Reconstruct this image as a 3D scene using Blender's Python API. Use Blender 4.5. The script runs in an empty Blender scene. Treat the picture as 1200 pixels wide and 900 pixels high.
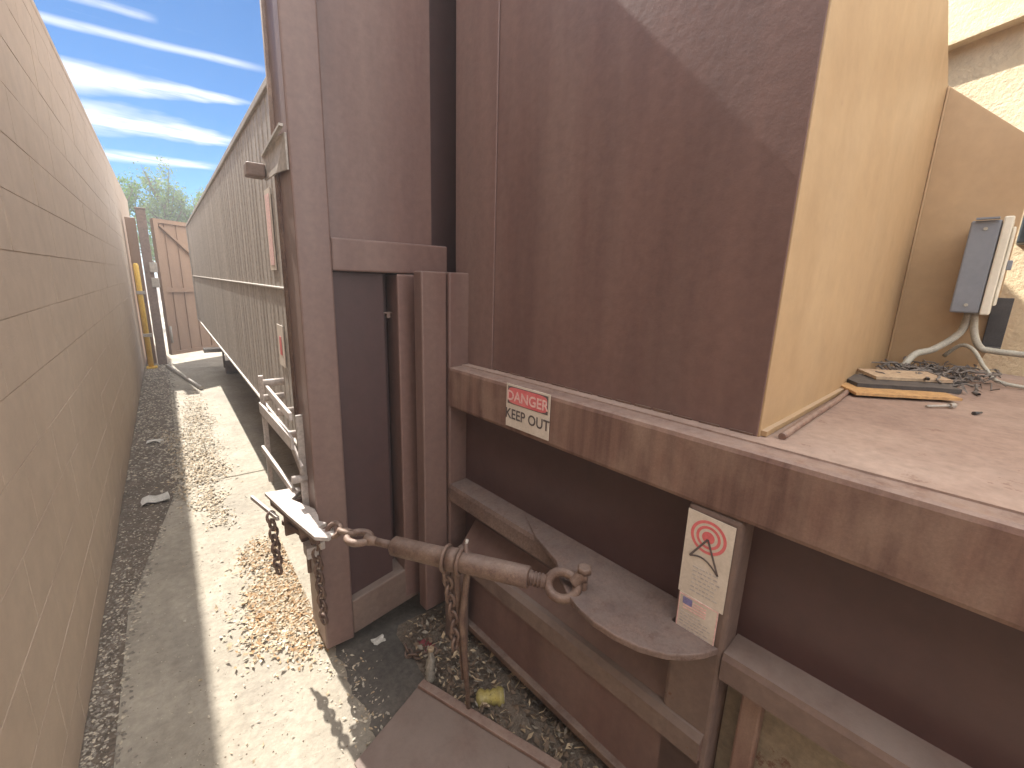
import bpy, bmesh, math, random
from mathutils import Vector, Matrix
random.seed(7)
R = math.radians
sc = bpy.context.scene
C = sc.collection

# ---------------------------------------------------------------- camera
cam = bpy.data.cameras.new("camera"); co = bpy.data.objects.new("camera", cam); C.objects.link(co)
right = Vector((0.78984, -0.61255, 0.03069)); up = Vector((0.11436, 0.19625, 0.97386)); back = Vector((-0.60256, -0.76568, 0.22506))
M = Matrix((right, up, back)).transposed().to_4x4(); M.translation = (0, 0, 1.5)
co.matrix_world = M
cam.sensor_width = 36; cam.lens = 36 * 515 / 1200; cam.clip_start = 0.02; cam.clip_end = 500
sc.camera = co

# ---------------------------------------------------------------- world, sun, exposure
SUN = Vector((-0.12, 1.0, 1.0)).normalized()
w = bpy.data.worlds.new("World"); sc.world = w; w.use_nodes = True
nt = w.node_tree; N = nt.nodes; L = nt.links; N.clear()
out = N.new('ShaderNodeOutputWorld'); bg = N.new('ShaderNodeBackground'); bg.inputs[1].default_value = 0.10
sky = N.new('ShaderNodeTexSky'); sky.sky_type = 'NISHITA'; sky.sun_disc = False
sky.sun_elevation = math.asin(SUN.z); sky.sun_rotation = math.atan2(SUN.x, SUN.y)
sky.air_density = 1.0; sky.dust_density = 0.0; sky.altitude = 1500; sky.ozone_density = 4.0
def mth(op, a, b=None, c=None):
    n = N.new('ShaderNodeMath'); n.operation = op
    for i, v in enumerate((a, b, c)):
        if v is None: continue
        if isinstance(v, (int, float)): n.inputs[i].default_value = v
        else: L.new(v, n.inputs[i])
    return n.outputs[0]
# cirrus streaks: bands on a high flat layer (direction projected onto a horizontal plane)
tc = N.new('ShaderNodeTexCoord'); sp = N.new('ShaderNodeSeparateXYZ'); L.new(tc.outputs['Generated'], sp.inputs[0])
zc = mth('MAXIMUM', sp.outputs[2], 0.03)
px = mth('DIVIDE', sp.outputs[0], zc); py = mth('DIVIDE', sp.outputs[1], zc)
cmb = N.new('ShaderNodeCombineXYZ'); L.new(px, cmb.inputs[0]); L.new(py, cmb.inputs[1])
def noise(scale, sx, sy, det=6, rot=0):
    mp = N.new('ShaderNodeMapping'); mp.inputs['Scale'].default_value = (sx, sy, 1); mp.inputs['Rotation'].default_value = (0, 0, rot)
    L.new(cmb.outputs[0], mp.inputs[0])
    n = N.new('ShaderNodeTexNoise'); n.inputs['Scale'].default_value = scale; n.inputs['Detail'].default_value = det; n.inputs['Roughness'].default_value = 0.6
    L.new(mp.outputs[0], n.inputs[0]); return n.outputs[0]
wv = noise(2.0, 1, 1, 3)
wisp = noise(2.6, 1.0, 3.0, 8, R(0))
CLOUDS = []  # x0,y0,x1,y1,half width,strength  (filled from plane coordinates)
CLOUDS = [(-0.267, 3.552, 0.527, 3.312, 0.242, 0.047, 1.0), (-0.286, 4.352, 0.577, 4.361, 0.452, 0.139, 1.0), (-0.232, 5.624, 0.553, 5.423, 0.247, 0.171, 0.75), (-0.237, 2.846, 0.521, 2.764, 0.056, 0.053, 0.6), (-0.13, 2.555, 0.096, 2.554, 0.052, 0.039, 0.5)]
tot = None
for (x0, y0, x1, y1, h0, h1, st) in CLOUDS:
    dx, dy = x1 - x0, y1 - y0; ln = math.hypot(dx, dy); ux, uy = dx / ln, dy / ln
    rx = mth('SUBTRACT', px, x0); ry = mth('SUBTRACT', py, y0)
    t = mth('DIVIDE', mth('ADD', mth('MULTIPLY', rx, ux), mth('MULTIPLY', ry, uy)), ln)
    d = mth('ABSOLUTE', mth('ADD', mth('SUBTRACT', mth('MULTIPLY', ry, ux), mth('MULTIPLY', rx, uy)), mth('MULTIPLY', mth('SUBTRACT', wv, 0.5), h0 * 1.2)))
    hw = mth('ADD', h0, mth('MULTIPLY', t, h1 - h0)); hw = mth('MAXIMUM', hw, 0.004)
    core = mth('SUBTRACT', 1.25, mth('DIVIDE', d, hw)); core.node.use_clamp = True
    e0 = mth('MULTIPLY', mth('ADD', t, 0.6), 2.0); e0.node.use_clamp = True
    e1 = mth('MULTIPLY', mth('SUBTRACT', 1.08, t), 4.0); e1.node.use_clamp = True
    v = mth('MULTIPLY', mth('MULTIPLY', core, e0), mth('MULTIPLY', e1, st))
    tot = v if tot is None else mth('MAXIMUM', tot, v)
if tot is None: tot = mth('MULTIPLY', wisp, 0.0)
wr = mth('MULTIPLY', mth('SUBTRACT', wisp, 0.22), 3.4); wr.node.use_clamp = True
thin = mth('MULTIPLY', mth('SUBTRACT', wisp, 0.62), 0.5); thin.node.use_clamp = True
cl = mth('MAXIMUM', mth('MULTIPLY', tot, wr), thin); cl.node.use_clamp = True
up_ = mth('MULTIPLY', sp.outputs[2], 8.0); up_.node.use_clamp = True
cl = mth('MULTIPLY', cl, up_)
# unseen bright cloud added overhead and behind the camera to fill the shade
ov = mth('MAXIMUM', mth('MULTIPLY', mth('SUBTRACT', 0.30, sp.outputs[1]), 3.0), mth('MULTIPLY', mth('SUBTRACT', sp.outputs[2], 0.66), 5.0)); ov.node.use_clamp = True
n3 = N.new('ShaderNodeTexNoise'); n3.inputs['Scale'].default_value = 2.2; n3.inputs['Detail'].default_value = 6; L.new(tc.outputs['Generated'], n3.inputs[0])
cov = mth('MULTIPLY', mth('SUBTRACT', n3.outputs[0], 0.30), 6.0); cov.node.use_clamp = True
cov = mth('MULTIPLY', mth('MULTIPLY', cov, ov), mth('MULTIPLY', up_, 0.95))
hsv = N.new('ShaderNodeHueSaturation'); hsv.inputs['Saturation'].default_value = 1.45; hsv.inputs['Value'].default_value = 0.29
tint = N.new('ShaderNodeMix'); tint.data_type = 'RGBA'; tint.blend_type = 'MULTIPLY'; tint.inputs[0].default_value = 1.0; tint.inputs[7].default_value = (0.55, 0.92, 1.15, 1)
L.new(sky.outputs[0], tint.inputs[6]); L.new(tint.outputs[2], hsv.inputs['Color'])
mix2 = N.new('ShaderNodeMix'); mix2.data_type = 'RGBA'; L.new(cov, mix2.inputs[0]); L.new(hsv.outputs[0], mix2.inputs[6]); mix2.inputs[7].default_value = (10.5, 10.3, 10.2, 1)
mix = N.new('ShaderNodeMix'); mix.data_type = 'RGBA'; L.new(cl, mix.inputs[0]); L.new(mix2.outputs[2], mix.inputs[6]); mix.inputs[7].default_value = (3.4, 3.5, 3.6, 1)
L.new(mix.outputs[2], bg.inputs[0]); L.new(bg.outputs[0], out.inputs[0])

sl = bpy.data.lights.new("sun", 'SUN'); so = bpy.data.objects.new("sun", sl); C.objects.link(so)
sl.energy = 3.3; sl.angle = R(0.6); sl.color = (1.0, 0.95, 0.86)
so.rotation_euler = (-SUN).to_track_quat('-Z', 'Y').to_euler()
so.location = (0, 0, 8)
vs = sc.view_settings; vs.view_transform = 'Standard'; vs.look = 'None'; vs.gamma = 1; vs.use_curve_mapping = False
vs.exposure = 1.75
sc.render.engine = 'CYCLES'
sc.cycles.max_bounces = 10; sc.cycles.diffuse_bounces = 6

# ---------------------------------------------------------------- materials
def mat(name, cols, rough=0.6, scale=6, stretch=(1, 1, 1), bump=0.1, bscale=40, metallic=0, dust=None, dustamt=0.6, spots=None, spotscale=9, spotamt=0.62, fine=0.25, bdist=0.004, spec=0.5, stretch2=None):
    """cols: two or three base colours mixed by noise; dust: colour settling on upward faces; spots: chips/rust"""
    m = bpy.data.materials.new(name); m.use_nodes = True
    nt = m.node_tree; n = nt.nodes; l = nt.links
    bs = n['Principled BSDF']
    tc = n.new('ShaderNodeTexCoord')
    def mp(s):
        q = n.new('ShaderNodeMapping'); q.inputs['Scale'].default_value = s; l.new(tc.outputs['Object'], q.inputs[0]); return q.outputs[0]
    def nz(s, st, det=6, rg=0.6):
        q = n.new('ShaderNodeTexNoise'); q.inputs['Scale'].default_value = s; q.inputs['Detail'].default_value = det; q.inputs['Roughness'].default_value = rg
        l.new(mp(st), q.inputs[0]); return q.outputs[0]
    def ramp(f, a, b):
        q = n.new('ShaderNodeMapRange'); q.inputs[1].default_value = a; q.inputs[2].default_value = b; l.new(f, q.inputs[0]); return q.outputs[0]
    def mx(f, a, b, mode='MIX'):
        q = n.new('ShaderNodeMix'); q.data_type = 'RGBA'; q.blend_type = mode
        if isinstance(f, float): q.inputs[0].default_value = f
        else: l.new(f, q.inputs[0])
        for i, v in ((6, a), (7, b)):
            if isinstance(v, tuple): q.inputs[i].default_value = (*v, 1)
            else: l.new(v, q.inputs[i])
        return q.outputs[2]
    c = mx(ramp(nz(scale, stretch), 0.35, 0.65), cols[0], cols[1])
    if len(cols) > 2: c = mx(ramp(nz(scale * 0.35, stretch2 or stretch, 5), 0.45, 0.7), c, cols[2])
    fn = nz(scale * 9, (1, 1, 1), 4, 0.7)
    g = n.new('ShaderNodeMapRange'); g.inputs[1].default_value = 0.3; g.inputs[2].default_value = 0.7; g.inputs[3].default_value = 1 - fine; g.inputs[4].default_value = 1 + fine; l.new(fn, g.inputs[0])
    cc = n.new('ShaderNodeCombineColor'); [l.new(g.outputs[0], cc.inputs[i]) for i in range(3)]
    c = mx(1.0, c, cc.outputs[0], 'MULTIPLY')
    if spots:
        f = ramp(nz(spotscale, (1, 1, 1), 8, 0.75), spotamt, spotamt + 0.05); c = mx(f, c, spots)
    if dust:
        ge = n.new('ShaderNodeNewGeometry'); s = n.new('ShaderNodeSeparateXYZ'); l.new(ge.outputs['Normal'], s.inputs[0])
        a = ramp(s.outputs[2], 0.45, 0.95)
        b = n.new('ShaderNodeMath'); b.operation = 'MULTIPLY'; l.new(a, b.inputs[0]); l.new(ramp(nz(scale * 1.5, (1, 1, 1), 7, 0.7), 0.25, 0.6), b.inputs[1])
        b2 = n.new('ShaderNodeMath'); b2.operation = 'MULTIPLY'; l.new(b.outputs[0], b2.inputs[0]); b2.inputs[1].default_value = dustamt
        c = mx(b2.outputs[0], c, dust)
    l.new(c, bs.inputs['Base Color'])
    r = n.new('ShaderNodeMapRange'); r.inputs[3].default_value = max(0.05, rough - 0.12); r.inputs[4].default_value = min(1, rough + 0.12); l.new(nz(scale * 2, stretch), r.inputs[0])
    l.new(r.outputs[0], bs.inputs['Roughness']); bs.inputs['Metallic'].default_value = metallic
    bs.inputs['Specular IOR Level'].default_value = spec
    if bump:
        b = n.new('ShaderNodeBump'); b.inputs['Strength'].default_value = bump; b.inputs['Distance'].default_value = bdist
        l.new(nz(bscale, (1, 1, 1), 8, 0.65), b.inputs['Height']); l.new(b.outputs[0], bs.inputs['Normal'])
    return m

DUST = (0.27, 0.215, 0.19)
BROWN = mat('brown_paint', [(0.175, 0.098, 0.082), (0.125, 0.068, 0.058), (0.21, 0.138, 0.116)], 0.42, 4.2, (1.3, 1.3, 0.16), 0.25, 45, dust=DUST, dustamt=0.5, spots=(0.25, 0.18, 0.15), spotscale=46, spotamt=0.70, fine=0.10)
RAILB = mat('brown_paint_streaked', [(0.215, 0.122, 0.092), (0.115, 0.060, 0.047), (0.255, 0.165, 0.125)], 0.6, 24, (1, 1, 0.05), 0.3, 80, dust=(0.30, 0.225, 0.19), dustamt=0.7, fine=0.12, spots=(0.09, 0.045, 0.03), spotscale=30, spotamt=0.68, stretch2=(1, 1, 0.5))
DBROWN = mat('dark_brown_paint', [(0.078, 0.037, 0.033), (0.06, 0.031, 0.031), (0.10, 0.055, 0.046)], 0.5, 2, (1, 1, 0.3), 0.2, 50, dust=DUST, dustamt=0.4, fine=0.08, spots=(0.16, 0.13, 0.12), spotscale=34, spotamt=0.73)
DUSTB = mat('dusty_brown_steel', [(0.17, 0.112, 0.09), (0.13, 0.083, 0.068), (0.205, 0.145, 0.118)], 0.7, 4, (1, 1, 0.3), 0.35, 70, dust=(0.215, 0.165, 0.14), dustamt=0.8, fine=0.16, spots=(0.12, 0.055, 0.03), spotscale=18, spotamt=0.63)
EARM = mat('rusty_slab', [(0.17, 0.105, 0.082), (0.105, 0.065, 0.054), (0.20, 0.135, 0.11)], 0.7, 14, (1, 1, 1), 0.9, 90, dust=(0.185, 0.145, 0.13), dustamt=0.55, spots=(0.10, 0.05, 0.035), spotscale=24, spotamt=0.60, fine=0.3)
OLIVE = mat('dusty_lower_panel', [(0.27, 0.22, 0.16), (0.19, 0.145, 0.105), (0.32, 0.27, 0.19)], 0.85, 3.5, (1, 1, 0.45), 0.4, 60, spots=(0.14, 0.075, 0.05), spotscale=8, spotamt=0.62)
RUST = mat('rusty_iron', [(0.16, 0.095, 0.068), (0.10, 0.055, 0.042), (0.23, 0.15, 0.105)], 0.6, 18, (1, 1, 1), 0.6, 120, dust=DUST, dustamt=0.5, spots=(0.22, 0.09, 0.04), spotscale=30, spotamt=0.62, metallic=0.15)
CHROMY = mat('worn_bright_steel', [(0.42, 0.36, 0.31), (0.3, 0.25, 0.21)], 0.4, 14, (1, 1, 1), 0.3, 90, metallic=0.4, spots=(0.2, 0.1, 0.06), spotscale=20, spotamt=0.6)
TAN = mat('tan_paint', [(0.42, 0.28, 0.152), (0.36, 0.235, 0.127), (0.455, 0.325, 0.195)], 0.5, 2.0, (1, 1, 0.45), 0.15, 30, dust=(0.45, 0.36, 0.28), spots=(0.34, 0.21, 0.13), spotscale=14, spotamt=0.70, fine=0.06)
DECKM = mat('dusty_deck_paint', [(0.31, 0.215, 0.172), (0.25, 0.17, 0.138), (0.36, 0.27, 0.222)], 0.8, 4, (1, 1, 1), 0.35, 50, spots=(0.22, 0.14, 0.11), spotscale=9, spotamt=0.60, fine=0.16)
STUCCO = mat('beige_stucco', [(0.74, 0.60, 0.40), (0.68, 0.55, 0.36), (0.78, 0.66, 0.47)], 0.9, 3, (1, 1, 1), 1.0, 55, fine=0.08, bdist=0.01)
BLOCK = mat('painted_block', [(0.53, 0.415, 0.315), (0.495, 0.385, 0.29), (0.56, 0.45, 0.35)], 0.85, 1.1, (1, 1, 1), 0.6, 90, fine=0.07, spots=(0.36, 0.27, 0.20), spotscale=5, spotamt=0.66, bdist=0.003)
CONC = mat('stained_concrete', [(0.40, 0.355, 0.285), (0.31, 0.272, 0.215), (0.26, 0.23, 0.19)], 0.85, 3.2, (1.3, 0.8, 1), 0.8, 30, fine=0.17, spots=(0.27, 0.235, 0.19), spotscale=5, spotamt=0.63, bdist=0.008)
OILSHADE = mat('oily_dirt_shade', [(0.105, 0.092, 0.08), (0.065, 0.058, 0.052), (0.15, 0.13, 0.11)], 0.7, 5, (1, 1, 1), 0.7, 40, fine=0.3, spots=(0.2, 0.18, 0.15), spotscale=18, spotamt=0.66)  # oily ground, with the container's shade darkened into the colour
SOIL = mat('bare_soil', [(0.19, 0.15, 0.115), (0.13, 0.105, 0.083)], 0.95, 9, (1, 1, 1), 1.0, 30, fine=0.4, bdist=0.02)
CSIDE = mat('weathered_container_side', [(0.37, 0.325, 0.285), (0.31, 0.27, 0.235), (0.44, 0.395, 0.35)], 0.5, 6, (1, 2.2, 0.08), 0.3, 60, spots=(0.20, 0.14, 0.10), spotscale=12, spotamt=0.66, stretch2=(1, 3, 0.1))
CRAIL = mat('pale_side_rail', [(0.42, 0.38, 0.335), (0.34, 0.305, 0.27)], 0.6, 8, (1, 1, 1), 0.2, 60)
GATEM = mat('gate_brown_metal', [(0.33, 0.21, 0.135), (0.28, 0.175, 0.115)], 0.6, 4, (1, 1, 0.3), 0.1, 40, fine=0.06)
POSTM = mat('post_brown_metal', [(0.20, 0.135, 0.105), (0.15, 0.10, 0.08)], 0.6, 4, (1, 1, 0.3), 0.1, 40)
YELLOW = mat('yellow_paint', [(0.75, 0.48, 0.06), (0.66, 0.40, 0.05)], 0.5, 8)
GREYM = mat('grey_enclosure_paint', [(0.21, 0.225, 0.255), (0.185, 0.2, 0.23)], 0.45, 6, fine=0.05, bump=0.1, spots=(0.3, 0.3, 0.3), spotscale=20, spotamt=0.72)
SLATE = mat('dark_slate_paint', [(0.06, 0.075, 0.085), (0.045, 0.06, 0.07)], 0.5, 6, fine=0.06, bump=0.1)
IVORY = mat('ivory_cover', [(0.70, 0.66, 0.56), (0.62, 0.58, 0.48)], 0.45, 8, fine=0.05, spots=(0.4, 0.33, 0.25), spotscale=20, spotamt=0.66)
CONDUIT = mat('conduit_plastic', [(0.42, 0.40, 0.34), (0.34, 0.32, 0.27)], 0.6, 20)
BLACKP = mat('black_rubber', [(0.035, 0.032, 0.034), (0.055, 0.05, 0.05)], 0.6, 20, dust=(0.2, 0.17, 0.15), dustamt=0.4)
PALE = mat('pale_plate', [(0.50, 0.44, 0.40), (0.40, 0.35, 0.32)], 0.55, 9, bump=0.3, spots=(0.25, 0.15, 0.1), spotscale=22, spotamt=0.64)  # pale steel with random brown spots
SIGNW = mat('sign_white', [(0.64, 0.56, 0.48), (0.56, 0.48, 0.40)], 0.5, 14, fine=0.08, bump=0.05, spots=(0.42, 0.31, 0.25), spotscale=40, spotamt=0.66)
SIGNR = mat('sign_faded_red', [(0.60, 0.11, 0.12), (0.68, 0.19, 0.19)], 0.5, 14, fine=0.1, bump=0)
SIGNK = mat('sign_black', [(0.07, 0.055, 0.055), (0.14, 0.11, 0.105)], 0.5, 14, bump=0)
SIGNG = mat('sign_grey_print', [(0.42, 0.37, 0.35), (0.5, 0.45, 0.42)], 0.5, 14, bump=0)
SIGNP = mat('sign_pink_print', [(0.72, 0.42, 0.40), (0.74, 0.50, 0.46)], 0.5, 14, bump=0)
SIGNB = mat('sign_blue_print', [(0.17, 0.16, 0.34), (0.22, 0.2, 0.38)], 0.5, 14, bump=0)
PINKR = mat('sign_pale_red', [(0.76, 0.50, 0.46), (0.72, 0.45, 0.42)], 0.5, 14, bump=0)
WOODM = mat('weathered_board', [(0.50, 0.30, 0.13), (0.40, 0.23, 0.10)], 0.7, 10, (6, 1, 1), 0.4, 60)
CARDB = mat('dull_board', [(0.44, 0.33, 0.22), (0.35, 0.25, 0.17)], 0.8, 10, bump=0.3)
CLOTH = mat('charred_netting', [(0.11, 0.095, 0.09), (0.20, 0.175, 0.155)], 0.9, 40, bump=1.0, bscale=90)
LEAFA = mat('dry_leaf_orange', [(0.44, 0.27, 0.13), (0.38, 0.22, 0.105)], 0.7, 60, bump=0)
LEAFB = mat('dry_leaf_tan', [(0.50, 0.39, 0.25), (0.42, 0.32, 0.21)], 0.7, 60, bump=0)
LEAFC = mat('dry_leaf_pale', [(0.62, 0.54, 0.42), (0.5, 0.43, 0.33)], 0.7, 60, bump=0)
LEAFD = mat('dry_leaf_dark', [(0.17, 0.115, 0.075), (0.12, 0.085, 0.06)], 0.8, 60, bump=0)
LEAFG = mat('dull_grey_leaf', [(0.34, 0.30, 0.24), (0.25, 0.215, 0.17)], 0.7, 60, bump=0)
STONE = mat('gravel_stone', [(0.36, 0.32, 0.26), (0.50, 0.45, 0.37)], 0.85, 60, bump=0.4)
STONEB = mat('gravel_dark_stone', [(0.20, 0.175, 0.145), (0.28, 0.245, 0.205)], 0.85, 60, bump=0.4)
CARDP = mat('grimy_plastic', [(0.34, 0.30, 0.25), (0.22, 0.19, 0.155)], 0.4, 30, bump=0.3)
PAPER = mat('dirty_paper', [(0.66, 0.63, 0.58), (0.52, 0.49, 0.44)], 0.7, 20, bump=0.3)
REDP = mat('faded_red_plastic', [(0.30, 0.05, 0.06), (0.2, 0.04, 0.05)], 0.5, 20)
YELP = mat('faded_yellow_can', [(0.42, 0.34, 0.10), (0.26, 0.22, 0.10)], 0.45, 20, spots=(0.25, 0.2, 0.1), spotscale=25, spotamt=0.6)
BARK = mat('bark', [(0.16, 0.12, 0.09), (0.10, 0.08, 0.06)], 0.9, 8, (1, 1, 0.2))
def leafmat(name, a, b):
    m = mat(name, [a, b], 0.6, 0.9, fine=0.3, bump=0)
    m.node_tree.nodes['Principled BSDF'].inputs['Transmission Weight'].default_value = 0
    bs = m.node_tree.nodes['Principled BSDF']; tr = m.node_tree.nodes.new('ShaderNodeBsdfTranslucent'); ms = m.node_tree.nodes.new('ShaderNodeMixShader')
    ms.inputs[0].default_value = 0.45; tr.inputs[0].default_value = (a[0] * 1.6, a[1] * 1.9, a[2], 1)
    o = m.node_tree.nodes['Material Output']
    m.node_tree.links.new(bs.outputs[0], ms.inputs[1]); m.node_tree.links.new(tr.outputs[0], ms.inputs[2]); m.node_tree.links.new(ms.outputs[0], o.inputs[0])
    return m
GREEN = leafmat('green_leaves', (0.09, 0.14, 0.035), (0.06, 0.10, 0.03))
GREEN2 = leafmat('pale_green_leaves', (0.12, 0.155, 0.07), (0.085, 0.12, 0.05))

# ---------------------------------------------------------------- mesh helpers
class MB:
    def __init__(s): s.v = []; s.f = []; s.mi = []; s.sm = []
    def add(s, vs, fs, mi=0, sm=False):
        o = len(s.v); s.v += [tuple(v) for v in vs]; s.f += [tuple(i + o for i in f) for f in fs]; s.mi += [mi] * len(fs); s.sm += [sm] * len(fs); return s
    def box(s, x0, x1, y0, y1, z0, z1, mi=0):
        v = [(x, y, z) for z in (z0, z1) for y in (y0, y1) for x in (x0, x1)]
        return s.add(v, [(0, 2, 3, 1), (4, 5, 7, 6), (0, 1, 5, 4), (2, 6, 7, 3), (0, 4, 6, 2), (1, 3, 7, 5)], mi)
    def prism(s, pts, d, mi=0):
        """pts: planar polygon (3d), extruded by vector d"""
        n = len(pts); d = Vector(d); a = [Vector(p) for p in pts]; b = [p + d for p in a]
        fs = [tuple(range(n - 1, -1, -1)), tuple(range(n, 2 * n))] + [(i, (i + 1) % n, n + (i + 1) % n, n + i) for i in range(n)]
        return s.add(a + b, fs, mi)
    def tube(s, pts, r, seg=12, cap=True, mi=0, closed=False):
        P = [Vector(p) for p in pts]; n = len(P); rs = r if isinstance(r, (list, tuple)) else [r] * n
        vs = []; prev = None
        for i in range(n):
            if closed: t = (P[(i + 1) % n] - P[i - 1])
            else: t = P[min(i + 1, n - 1)] - P[max(i - 1, 0)]
            t.normalize()
            if prev is None: a = t.orthogonal().normalized()
            else: a = (prev - t * prev.dot(t)).normalized()
            prev = a; b = t.cross(a)
            vs += [P[i] + (a * math.cos(2 * math.pi * k / seg) + b * math.sin(2 * math.pi * k / seg)) * rs[i] for k in range(seg)]
        fs = []
        m = n if closed else n - 1
        for i in range(m):
            j = (i + 1) % n
            fs += [(i * seg + k, i * seg + (k + 1) % seg, j * seg + (k + 1) % seg, j * seg + k) for k in range(seg)]
        s.add(vs, fs, mi, True)
        if cap and not closed:
            o = len(s.v) - len(vs)
            s.f += [tuple(o + k for k in range(seg - 1, -1, -1)), tuple(o + (n - 1) * seg + k for k in range(seg))]; s.mi += [mi] * 2; s.sm += [False] * 2
        return s
    def bar(s, p, q, w, h, upv=(0, 0, 1), mi=0):
        p = Vector(p); q = Vector(q); t = (q - p).normalized(); u = Vector(upv); a = t.cross(u).normalized(); u = a.cross(t)
        v = [c + a * w / 2 * i + u * h / 2 * j for c in (p, q) for j in (-1, 1) for i in (-1, 1)]
        return s.add(v, [(0, 1, 3, 2), (4, 6, 7, 5), (0, 4, 5, 1), (2, 3, 7, 6), (0, 2, 6, 4), (1, 5, 7, 3)], mi)
def mesh(name, mb, mats, inv):
    me = bpy.data.meshes.new(name); me.from_pydata([inv @ Vector(v) for v in mb.v], [], mb.f)
    if not isinstance(mats, (list, tuple)): mats = [mats]
    for m in mats: me.materials.append(m)
    me.polygons.foreach_set('material_index', mb.mi); me.polygons.foreach_set('use_smooth', mb.sm); me.update()
    bm = bmesh.new(); bm.from_mesh(me); bmesh.ops.recalc_face_normals(bm, faces=bm.faces) if len(bm.faces) < 60000 else None; bm.to_mesh(me); bm.free()
    return me
WM = {}
I4 = Matrix.Identity(4)
TH = R(4.3); CF = Matrix.Rotation(TH, 4, 'Z')           # the compactor stands turned 4.3 degrees to the alley
def thing(name, label, cat, loc, group=None, frame=I4):
    o = bpy.data.objects.new(name, None); C.objects.link(o); o.empty_display_size = 0.1
    m = frame @ Matrix.Translation(loc); o.matrix_world = m; o.location = m.translation; o.rotation_euler = m.to_euler()
    WM[o.name] = m; o['label'] = label; o['category'] = cat
    if group: o['group'] = group
    return o
def part(name, mb, mats, parent, frame=I4, bev=0, label=None, stuff=False):
    base = WM[parent.name]
    me = mesh(name, mb, mats, base.inverted() @ frame)
    o = bpy.data.objects.new(name, me); C.objects.link(o); o.parent = parent; WM[o.name] = base
    if bev: addbev(o, bev)
    if label: o['label'] = label
    if stuff: o['kind'] = 'stuff'
    return o
def addbev(o, bev):
    b = o.modifiers.new('bevel', 'BEVEL'); b.width = bev; b.segments = 2; b.limit_method = 'ANGLE'; b.angle_limit = R(40)
def solo(name, label, cat, mb, mats, loc, group=None, frame=I4, bev=0, kind=None):
    m = frame @ Matrix.Translation(loc)
    me = mesh(name, mb, mats, m.inverted() @ frame); o = bpy.data.objects.new(name, me); C.objects.link(o)
    o.location = m.translation; o.rotation_euler = m.to_euler(); WM[o.name] = m
    if label: o['label'] = label; 
    if cat: o['category'] = cat
    if group: o['group'] = group
    if kind: o['kind'] = kind
    if bev: addbev(o, bev)
    return o
def textmb(txt, size, place, mb=None, mi=0, bold=0.0, shear=0):
    """text outline filled as a mesh; place maps (u, v) in metres to a point"""
    cu = bpy.data.curves.new('t', 'FONT'); cu.body = txt; cu.size = size; cu.offset = bold; cu.shear = shear; cu.align_x = 'CENTER'; cu.resolution_u = 3
    o = bpy.data.objects.new('t', cu); C.objects.link(o); bpy.context.view_layer.update()
    me = bpy.data.meshes.new_from_object(o.evaluated_get(bpy.context.evaluated_depsgraph_get()))
    mb = mb or MB()
    mb.add([place(v.co.x, v.co.y) for v in me.vertices], [tuple(p.vertices) for p in me.polygons], mi)
    bpy.data.objects.remove(o); bpy.data.meshes.remove(me); return mb

# ================================================================ SETTING
g = MB()
nx, ny = 2, 2
g.add([(-120, -120, -0.03), (120, -120, -0.03), (120, 160, -0.03), (-120, 160, -0.03)], [(0, 1, 2, 3)])
solo('ground', None, None, g, SOIL, (0, 0, -0.03), kind='structure')
# alley pavement: slabs with open joints
g = MB()
ys = [-6, -2.3, 0.4, 3.72, 7.0, 8.6, 12.5, 18, 30]
for a, b in zip(ys[:-1], ys[1:]):
    g.box(-0.30, 4.5 if b < 9 else 12, a + 0.005, b - 0.005, -0.08, 0.0)
g.box(-12, -0.30, 12.505, 29.99, -0.08, 0.0)
solo('pavement', None, None, g, CONC, (0, 0, 0), kind='structure', bev=0.006)

# block wall on the left: every block a bevelled face on one wall
WX = -0.375; H = 2.9
bw = thing('block_wall', 'tall tan painted concrete block wall running the whole left side of the alley', 'wall', (WX, 4, 0))
m = MB(); m.box(WX - 0.2, WX - 0.003, -5, 12.6, -0.1, H - 0.05)
rows = [(-0.05 + 0.2 * i) for i in range(15)]
j = 0.0014
for i, z in enumerate(rows):
    z0 = z + j; z1 = min(z + 0.2, H - 0.05) - j
    y = -5 + (0.2 if i % 2 else 0)
    while y < 12.55:
        y0 = y + j; y1 = min(y + 0.4, 12.6) - j; b = 0.0004; dx = random.uniform(-0.0008, 0.0008)
        if y1 - y0 > 0.05:
            v = [(WX - 0.0035, y0, z0), (WX - 0.0035, y1, z0), (WX - 0.0035, y1, z1), (WX - 0.0035, y0, z1),
                 (WX + dx, y0 + b, z0 + b), (WX + dx, y1 - b, z0 + b), (WX + dx, y1 - b, z1 - b), (WX + dx, y0 + b, z1 - b)]
            m.add(v, [(4, 5, 6, 7), (0, 1, 5, 4), (1, 2, 6, 5), (2, 3, 7, 6), (3, 0, 4, 7)])
        y += 0.4
part('wall', m, BLOCK, bw)
m = MB()
y = -5
while y < 12.5: m.box(WX - 0.205, WX + 0.003, y + 0.003, min(y + 0.4, 12.6) - 0.003, H - 0.05, H); y += 0.4
part('cap', m, BLOCK, bw, bev=0.006)

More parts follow.
